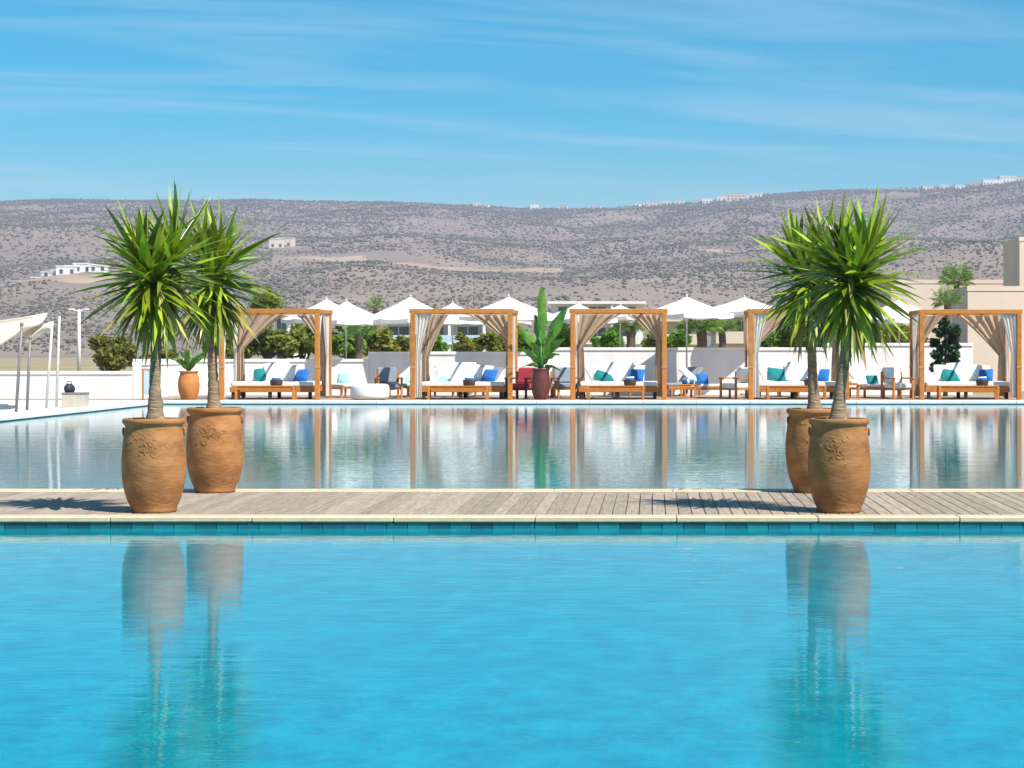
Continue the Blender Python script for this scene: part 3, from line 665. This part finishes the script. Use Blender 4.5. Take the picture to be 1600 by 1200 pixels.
# banana plant in maroon planter
Yb = 59.2; bx = X(845, Yb)
t = thing('maroon_planter', 'tall maroon glazed planter on the far pool edge', 'planter', (bx, Yb, 0))
MB().lathe([(.18, 0), (.19, .02), (.25, .2), (.275, .42), (.27, .62), (.24, .80), (.235, .84), (.265, .87), (.265, .90), (.225, .90), (.21, .80)], 36).build('body', 'maroon_glaze', t, True)
MB().lathe([(.01, .82), (.215, .81)], 20).build('soil', 'soil', t)
t = thing('banana_plant', 'banana plant with big upright leaves in the maroon planter', 'plant', (bx, Yb, .82))
MB().tube([(0, 0, -.01), (.01, 0, .3), (.0, 0, .75)], [.09, .075, .05], 10).build('stem', 'banana_leaf', t, True)
def big_leaf(parent, base, tip, wd, bend, m='banana_leaf', roll=0):
    base = Vector(base); tip = Vector(tip); d = tip-base; L = d.length; n = 9; vs = []
    side = d.cross(Vector((0, 1, .15))).normalized(); nrm = side.cross(d).normalized(); side = Quaternion(d.normalized(), roll) @ side; nrm = Quaternion(d.normalized(), roll) @ nrm
    for i in range(n+1):
        q = i/n; c = base+d*q+Vector((bend[0], bend[1], bend[2]))*1.7*q*q*q
        lw = 0 if q < .22 else wd*1.25*math.sin(min(1, (q-.22)/.78*.92+.06)*math.pi)**.6
        lw = max(lw, .012)
        rf = .05*math.sin(i*2.1+roll*5); lw *= 1-.22*abs(math.sin(i*3.7+roll*9))*(q > .3)
        vs += [c+side*lw+nrm*(lw*.35+rf), c+side*lw*.5+nrm*lw*.12, c, c-side*lw*.5+nrm*lw*.12, c-side*lw+nrm*(lw*.35-rf)]
    fs = [(i*5+k, i*5+k+1, i*5+k+6, i*5+k+5) for i in range(n) for k in range(4)]
    return MB().add(vs, fs).build('leaf', m, parent, True)
def lr(px, py): p = P(px, py, Yb); return (p.x-bx, 0, p.z-.82)
for (a, b, wd, bend, rl) in ((( 846, 545), (847, 448), .13, (0, 0, 0), .2), ((846, 560), (881, 474), .15, (.05, -.1, -.06), -.3), ((845, 560), (818, 505), .12, (-.1, -.1, -.05), .4),
                             ((846, 570), (838, 492), .13, (-.03, .1, 0), -.5), ((847, 572), (872, 520), .12, (.12, -.15, -.1), .3), ((844, 575), (822, 535), .1, (-.1, -.2, -.12), -.2), ((846, 578), (826, 556), .07, (-.1, -.2, -.2), .4), ((846, 578), (868, 560), .07, (.15, -.2, -.25), -.5), ((846, 575), (858, 512), .10, (.08, -.1, -.03), .9), ((845, 572), (829, 520), .10, (-.12, .1, -.08), 1.2),
                             ((847, 575), (866, 540), .1, (.1, -.25, -.15), .6), ((846, 565), (852, 485), .14, (.02, .2, 0), 1.0), ((845, 570), (836, 530), .11, (-.05, -.25, -.05), .2)):
    big_leaf(t, lr(*a), lr(*b), wd, bend, roll=rl)

# small orange pot and plant between the left yuccas
Yo = 59.0; ox = X(295, Yo)
t = thing('orange_planter', 'round orange clay pot seen between the left yucca trunks', 'planter', (ox, Yo, 0))
MB().lathe([(.20, 0), (.21, .02), (.29, .22), (.31, .42), (.29, .62), (.25, .74), (.245, .78), (.28, .80), (.28, .83), (.24, .83), (.22, .76)], 36).build('body', 'terracotta_orange', t, True)
MB().lathe([(.01, .77), (.225, .76)], 20).build('soil', 'soil', t)
t = thing('strelitzia_plant', 'leafy plant growing in the round orange clay pot', 'plant', (ox, Yo, .77))
for k in range(9):
    a = k*2.4; big_leaf(t, (0, 0, 0), (.30*math.cos(a), .3*math.sin(a), rr(.5, .85)), .08, (.12*math.cos(a), .12*math.sin(a), -.1), roll=rr(-1, 1))

# dark climber and pot plants by the right building
tree('climbing_plant', 'dark leafy climber inside the rightmost cabana', 1477, 492, 600, 40, 63.5, 'dark_leaf', n=3200, size=.09, lobes=22, trunk=False, seed=77, zg=0)

# frame board, sail masts, bin at the left
Yq = 58.6
t = thing('notice_board', 'orange framed pale blue board at the far left pool corner', 'sign', (X(229, Yq), Yq, 0))
for q in (-.13, .09): MB().cbox(q, q+.05, -.025, .025, 0, .86, .006).build('post', 'teak', t)
MB().cbox(-.145, .155, -.03, .03, .861, .90, .006).build('rail', 'teak', t); MB().cbox(-.078, .088, -.012, .012, .15, .85, .004).build('panel', 'panel_blue', t)
for i, (px0, px1, y0, ytp, w1) in enumerate(((25, 34, 646, 508, 'nearest the left picture edge'), (42, 47, 643, 529, 'short one, second from the left picture edge'), (72, 82, 640, 500, 'third from the left picture edge'), (88, 93, 638, 492, 'closest to the taupe bin'))):
    Y = F*CH/(y0-HY); x0 = X(px0, Y); t = thing('sail_mast', 'slim leaning metal mast on the white deck, '+w1, 'mast', (x0, Y, 0), 0, 'leaning masts on the white deck')
    zt = Z(ytp, Y); dx = X(px1, Y)-x0
    MB().tube([(0, 0, 0), (dx*.5, 0, zt*.5), (dx, 0, zt)], [.036, .034, .03], 10).build('pole', 'dark_metal' if i < 2 else 'metal_pole', t, True)
    MB().lathe([(.032, zt-.02), (.045, zt), (.04, zt+.05), (.01, zt+.07)], 12, dx, 0).build('cap', 'dark_metal', t, True)
    MB().lathe([(.11, 0), (.11, .015), (.045, .03)], 16).build('base_plate', 'metal_pole', t, True)
def sail(label, top, bot):
    n = len(top); m = 6; vs = []; o0 = P(top[0][0], bot[0][1], top[0][2])
    for j in range(m+1):
        q = j/m
        for a, b in zip(top, bot):
            p = P(*a).lerp(P(*b), q); p.z -= .10*math.sin(q*math.pi); p.y += .25*math.sin(q*math.pi); vs.append(p-o0)
    fs = [(j*n+i, (j+1)*n+i, (j+1)*n+i+1, j*n+i+1) for j in range(m) for i in range(n-1)]
    t = thing('shade_sail', label, 'shade sail', o0); c = MB().add(vs, fs).build('cloth', 'canvas_cream', t, True); md = c.modifiers.new('thickness', 'SOLIDIFY'); md.thickness = .015
    for k, row in enumerate((vs[:n], vs[-n:])): MB().tube(row, .02, 6).build('edge_rope', 'canvas_cream', t, True)
sail('large cream shade sail at the left picture edge', [(-110, 520, 53), (-50, 510, 53), (0, 502, 53), (40, 496, 53), (74, 490, 53)], [(-110, 548, 47), (-50, 545, 47), (0, 538, 47), (22, 524, 47), (38, 509, 47)])
sail('small cream shade sail below the large one, beside the masts', [(36, 520, 52), (52, 514, 52), (68, 508, 52), (81, 503, 52)], [(40, 535, 48), (46, 530, 48), (56, 520, 48), (70, 509, 48)])
Yk = 50.8
t = thing('towel_bin', 'taupe square bin with a dark lid on the white left deck', 'bin', (X(118, Yk), Yk, 0))
MB().cbox(-.27, .27, -.25, .25, .0, .34, .01).build('body', 'taupe_box', t); MB().cbox(-.285, .285, -.265, .265, .341, .375, .008).build('lid', 'dark_metal', t)
t = thing('bag', 'small dark blue bag lying on the taupe bin', 'bag', (X(108, Yk), Yk, .376))
MB().lathe([(.10, 0), (.13, .05), (.13, .13), (.09, .19), (.03, .22)], 16, wob=lambda t, z: .12*math.sin(3*t)).build('sack', 'black_plastic', t, True)
MB().tube([(-.06, 0, .19), (-.05, 0, .27), (.05, 0, .27), (.06, 0, .19)], .012, 6).build('strap', 'black_plastic', t, True)

# ------------------------------------------------------------------ white garden walls, stepped
def gwall(label, p0, p1, ytp, Y, cap=True, th=.25):
    x0, x1, zt = X(p0, Y), X(p1, Y), Z(ytp, Y); t = thing('garden_wall', label, 'wall', ((x0+x1)/2, Y, 0)); hw = (x1-x0)/2
    MB().box(-hw, hw, 0, th, -.3, zt-.10).build('wall_body', 'white_wall', t)
    MB().cbox(-hw, hw, -.03, th+.03, zt-.099, zt, .01).build('wall_cap', 'white_wall', t)
gwall('low white garden wall behind the leaning masts', -700, 207, 580, 60.4)
gwall('white garden wall behind the left yuccas and far left cabana', 207.5, 575, 561, 65.6)
gwall('white garden wall behind the cabana left of the banana plant', 575.5, 855, 549.5, 65.7)
gwall('white garden wall behind the central cabanas', 855.5, 1290, 543, 65.8)
gwall('tallest white garden wall, right of the right yuccas', 1290.5, 1520, 536, 65.9)
x0 = X(207.5, 60.4); t = thing('garden_wall', 'short white return wall at the far left pool corner', 'wall', (x0, 60.4, 0))
MB().box(0.002, .25, 0.002, 5.3, -.3, .97).build('wall_body', 'white_wall', t); MB().cbox(-.028, .28, .002, 5.3, .971, 1.07, .01).build('wall_cap', 'white_wall', t)

# ------------------------------------------------------------------ beige buildings on the right
def bld(name, label, x0, x1, y0, y1, h, m, wins=(), cat='building', zg=-.06, par=.18):
    t = thing(name, label, cat, ((x0+x1)/2, y0, zg)); hw = (x1-x0)/2; h -= zg
    MB().box(-hw, hw, 0, y1-y0, 0, h-par).build('wall', m, t)
    MB().box(-hw-.02, hw+.02, -.02, y1-y0+.02, h-par+.001, h).build('parapet', m, t)
    for (wx, wz, ww, wh) in wins:
        f = MB().box(wx-ww/2-.05, wx+ww/2+.05, -.05, .0-.002, wz-.05, wz+wh+.05).build('window', 'far_white', t)
        MB().box(wx-ww/2, wx+ww/2, -.056, -.051, wz, wz+wh).build('pane', 'glass', f)
    return t
bld('beige_pavilion', 'flat roofed beige pavilion behind the rightmost cabana', X(1512, 75), 26, 75, 81, Z(447, 75), 'beige_wall', [(3.2, .1, .9, 2.1), (5.2, 1.0, 1.2, 1.1)])
bld('beige_block', 'long low beige building behind the right yuccas and pavilion', X(1392, 95), 34, 95, 110, Z(437, 95), 'beige_wall', [(-8, 1.2, 1.2, 1.3), (-4, 1.2, 1.2, 1.3)])
bld('stair_tower', 'tall beige tower at the right picture edge', X(1593, 86), 21, 86, 90, Z(370, 86), 'beige_wall', [(1.5, 3.4, .7, .9)])

# ------------------------------------------------------------------ far buildings behind the garden wall
def hotel(label, p0, p1, ytp, Y, floors, m, depth=12, bay=3.2, seed=0):
    x0, x1 = X(p0, Y), X(p1, Y); h = Z(ytp, Y)+.06; t = thing('hotel_block', label, 'building', ((x0+x1)/2, Y, -.06)); hw = (x1-x0)/2; fh = h/floors
    MB().box(-hw, hw, 0, depth, 0, h-.3).build('wall', m, t); MB().box(-hw-.4, hw+.4, -1.3, depth+.2, h-.299, h).build('roof', m, t)
    for f in range(floors):
        z = f*fh
        if f: MB().box(-hw, hw, -1.2, -.002, z-.12, z+.1).build('balcony_slab', m, t); MB().box(-hw, hw, -1.2, -1.14, z+.101, z+.75).build('balcony_rail', 'panel_blue' if seed % 2 else m, t)
        k = int(2*hw/bay)
        for i in range(k):
            cx = -hw+(i+.5)*2*hw/k; wn = MB().box(cx-bay*.33, cx+bay*.33, -.06, -.003, z+.15, z+fh-.55).build('window', 'far_white', t)
            for sx in (-1, 1): MB().box(cx+sx*bay*.155-bay*.14, cx+sx*bay*.155+bay*.14, -.08, -.061, z+.22, z+fh-.62).build('pane', 'glass', wn)
            if i: MB().box(-hw+i*2*hw/k-.12, -hw+i*2*hw/k+.12, -1.19, -.061, z+.102, z+fh-.31).build('pier', m, t)
hotel('white two storey building with balconies behind the parasols left of the banana plant', 596, 812, 500, 190, 2, 'far_white', seed=1)
hotel('white building with a flat roof right of the banana leaf', 862, 1004, 471, 230, 3, 'far_white', seed=2)
hotel('low cream building left of the central cabana gap', 1038, 1100, 497, 170, 2, 'far_cream', seed=4, bay=2)
hotel('small cream building behind the parasol left of the right yuccas', 1118, 1200, 489, 150, 2, 'far_cream', seed=2, bay=2)
hotel('small white house seen through the far left cabana', 424, 456, 490, 260, 2, 'far_white', seed=2, bay=2)
t = thing('street_lamp', 'white street lamp with two arms beyond the low left wall', 'street lamp', (X(123.5, 118), 118, -.06))
MB().tube([(0, 0, 0), (0, 0, Z(482, 118))], [.13, .08], 12).build('pole', 'far_white', t, True)
MB().tube([(-.48, 0, Z(484, 118)), (.48, 0, Z(484, 118))], .05, 8).build('arm', 'far_white', t, True)
for sx in (-1, 1): MB().cbox(sx*.42-.16, sx*.42+.16, -.1, .1, Z(483, 118), Z(480.5, 118), .02).build('lamp_head', 'far_white', t)

# trees and shrubs beyond the wall
def shr(label, px, a, b, wd, Y, m='olive_leaf', n=1600, size=.12, seed=1, trunk=True, lobes=7): tree('tree' if trunk else 'shrub', label, px, a, b, wd, Y, m, 'trees and shrubs behind the garden wall', n, size, lobes, trunk, seed)
shr('olive green bush above the low white wall, left of the left yuccas', 180, 512, 596, 62, 76, seed=51, n=2200)
shr('green bush between the left yucca trunks', 248, 535, 585, 60, 74, seed=52)
shr('round tree crown above the beam of the far left cabana', 417, 450, 500, 46, 90, seed=53, n=1400)
shr('wide olive tree seen through the left half of the far left cabana', 418, 494, 572, 92, 72, seed=54, n=2600)
shr('olive tree seen beside the right post of the far left cabana', 472, 495, 572, 70, 73, seed=55, n=2000)
shr('dense green tree right of the far left cabana', 540, 498, 572, 60, 73, 'green_leaf', seed=56, n=2200)
shr('yellowish green tree under the second parasol', 585, 500, 572, 66, 74, seed=57, n=1800)
shr('small olive tree at the centre of the cabana left of the banana plant', 724, 520, 560, 30, 78, seed=58, n=1200)
shr('taller olive tree in the right half of the cabana left of the banana plant', 765, 508, 556, 46, 80, seed=59, n=1500)
shr('dark green shrub left of the banana plant', 818, 512, 560, 40, 78, 'green_leaf', seed=60, n=1400)
shr('green shrub with yellow leaves right of the banana plant', 884, 498, 558, 44, 72, 'green_leaf', seed=61, n=1800)
shr('green shrub seen through the left of the cabana right of the banana plant', 950, 512, 552, 50, 90, 'green_leaf', seed=62, n=1400)
shr('low green shrub left of the palms between the central cabanas', 1058, 515, 550, 40, 80, 'green_leaf', seed=63, n=1300)
shr('bright green bush left of the right yucca trunks', 1236, 495, 552, 66, 72, 'green_leaf', seed=64, n=2400)
shr('bright green bush between the right yucca trunks', 1295, 510, 552, 40, 74, 'green_leaf', seed=65, n=1400)
shr('olive brown bush below the half hidden parasol', 1385, 500, 545, 66, 74, seed=66, n=2000)
shr('olive bush left of the rightmost cabana', 1425, 505, 545, 40, 76, seed=67, n=1200)
shr('olive bush behind the shade of the third parasol', 632, 520, 565, 44, 84, seed=68, n=1300)
shr('grey green bush between the third and fourth parasols', 680, 522, 556, 40, 88, 'green_leaf', seed=69, n=1200)
shr('olive bush at the right post of the cabana right of the banana plant', 1022, 516, 552, 36, 82, seed=70, n=1200)
shr('green bush beside the left post of the cabana behind the right yuccas', 1196, 508, 552, 40, 80, 'green_leaf', seed=71, n=1400)
shr('olive tree behind the left post of the far left cabana', 355, 500, 572, 60, 74, seed=72, n=2000)
palm('palm_tree', 'small palm right of the far left cabana with bright fronds', 560, 520, 69, 34, 'banana_leaf', 14, 'palms', seed=1, up=.9)
palm('palm_tree', 'palm crown sticking up between the two left parasols', 588, 478, 82, 18, 'palm_leaf', 10, 'palms', seed=2, up=1.1)
palm('palm_tree', 'palm seen through the cabana right of the banana plant', 985, 510, 78, 34, 'palm_leaf', 24, 'palms', seed=3, tr=.17)
palm('palm_tree', 'palm with a thick trunk under the large central parasol', 1096, 511, 76, 40, 'palm_leaf', 26, 'palms', seed=4, tr=.19)
palm('palm_tree', 'second palm with a thinner trunk nearer the yuccas', 1128, 513, 80, 32, 'palm_leaf', 22, 'palms', seed=5, tr=.14)
palm('palm_tree', 'palm crown showing above the beige pavilion roof', 1495, 441, 83, 32, 'palm_leaf', 24, 'palms', seed=6, up=.9)
palm('palm_tree', 'small palm beside the shaded side of the beige pavilion', 1481, 472, 72, 28, 'palm_leaf', 20, 'palms', seed=7, up=.8)

# ------------------------------------------------------------------ houses on the hill and ridge
ORD = 'leftmost,second,third,fourth,fifth,sixth,seventh,eighth,ninth,tenth,eleventh,twelfth,thirteenth,fourteenth,fifteenth,sixteenth,seventeenth,eighteenth,nineteenth,twentieth,twenty-first,rightmost'.split(',')
def ordn(i): return ORD[i]+(' from the left' if 0 < i < 21 else '')
def house(x, y, w_, d, h, m, label, group, seed):
    rnd = random.Random(seed); z = hill_z(x, y)-.8; t = thing('hill_house', label, 'house', (x, y, z), rnd.uniform(-.2, .2), group)
    MB().box(-w_/2, w_/2, 0, d, 0, h).build('wall', m, t); MB().box(-w_/2-.2, w_/2+.2, -.2, d+.2, h+.001, h+.5).build('parapet', m, t)
    k = max(2, int(w_/4))
    for f in range(max(1, int(h/4))):
        for i in range(k): MB().box(-w_/2+(i+.5)*w_/k-.7, -w_/2+(i+.5)*w_/k+.7, -.12, -.01, .8+f*4+.6, .8+f*4+2.4).build('window', 'glass', t)
rh = [(745,9,5),(758,7,4),(835,10,6),(880,9,5),(930,12,4),(1000,11,4),(1020,16,5),(1040,12,5),(1062,10,5),(1088,9,4),(1105,12,6),(1128,11,6),(1150,22,9),(1163,9,5),(1180,14,6),(1450,13,5),(1475,10,5),(1500,11,5),(1530,16,5),(1552,24,7),(1575,20,8),(1592,16,6)]
for i, (px, w_, h) in enumerate(rh):
    y = YR-rr(5, 60); house(X(px, y), y, w_, 8, h, 'far_white' if i % 3 else 'far_cream', 'tiny pale house on the ridge line, '+ordn(i), 'houses along the ridge', i)
for i, (px, yv, w_, h) in enumerate([(80,900,9,5),(92,905,8,6),(104,898,9,7),(117,905,9,7),(129,900,8,7),(141,908,9,6),(153,900,8,5),(20,960,8,4),(60,970,7,4)]):
    house(X(px, yv), yv, w_, 8, h*.62, 'far_cream' if i % 2 else 'far_white', 'pale house low on the left hillside, '+ordn([2,3,4,5,6,7,8,0,1][i])+' of its cluster', 'white houses on the left hillside', 50+i)
for i, (px, yv) in enumerate([(432, 1230), (445, 1240)]): house(X(px, yv), yv, 9, 8, 6, 'far_cream', 'cream hillside house right of the left yucca leaves, '+('left' if i == 0 else 'right')+' one of two', 'cream houses above the dirt track', 70+i)

# ------------------------------------------------------------------ haze
m = bpy.data.materials.new('haze'); m.use_nodes = True; t = m.node_tree; t.nodes.clear()
v = t.nodes.new('ShaderNodeVolumePrincipled'); v.inputs['Color'].default_value = (0.68, 0.74, 1.0, 1); v.inputs['Density'].default_value = 0.00022; v.inputs['Anisotropy'].default_value = 0.1
o = t.nodes.new('ShaderNodeOutputMaterial'); t.links.new(v.outputs[0], o.inputs['Volume']); MATS['haze'] = m
hz = MB().box(-4100, 4100, -4100, 4600, -8, 245).build('haze', 'haze'); tag(hz, 'thin pale haze over the plain and the hills', 'haze', kind='stuff')
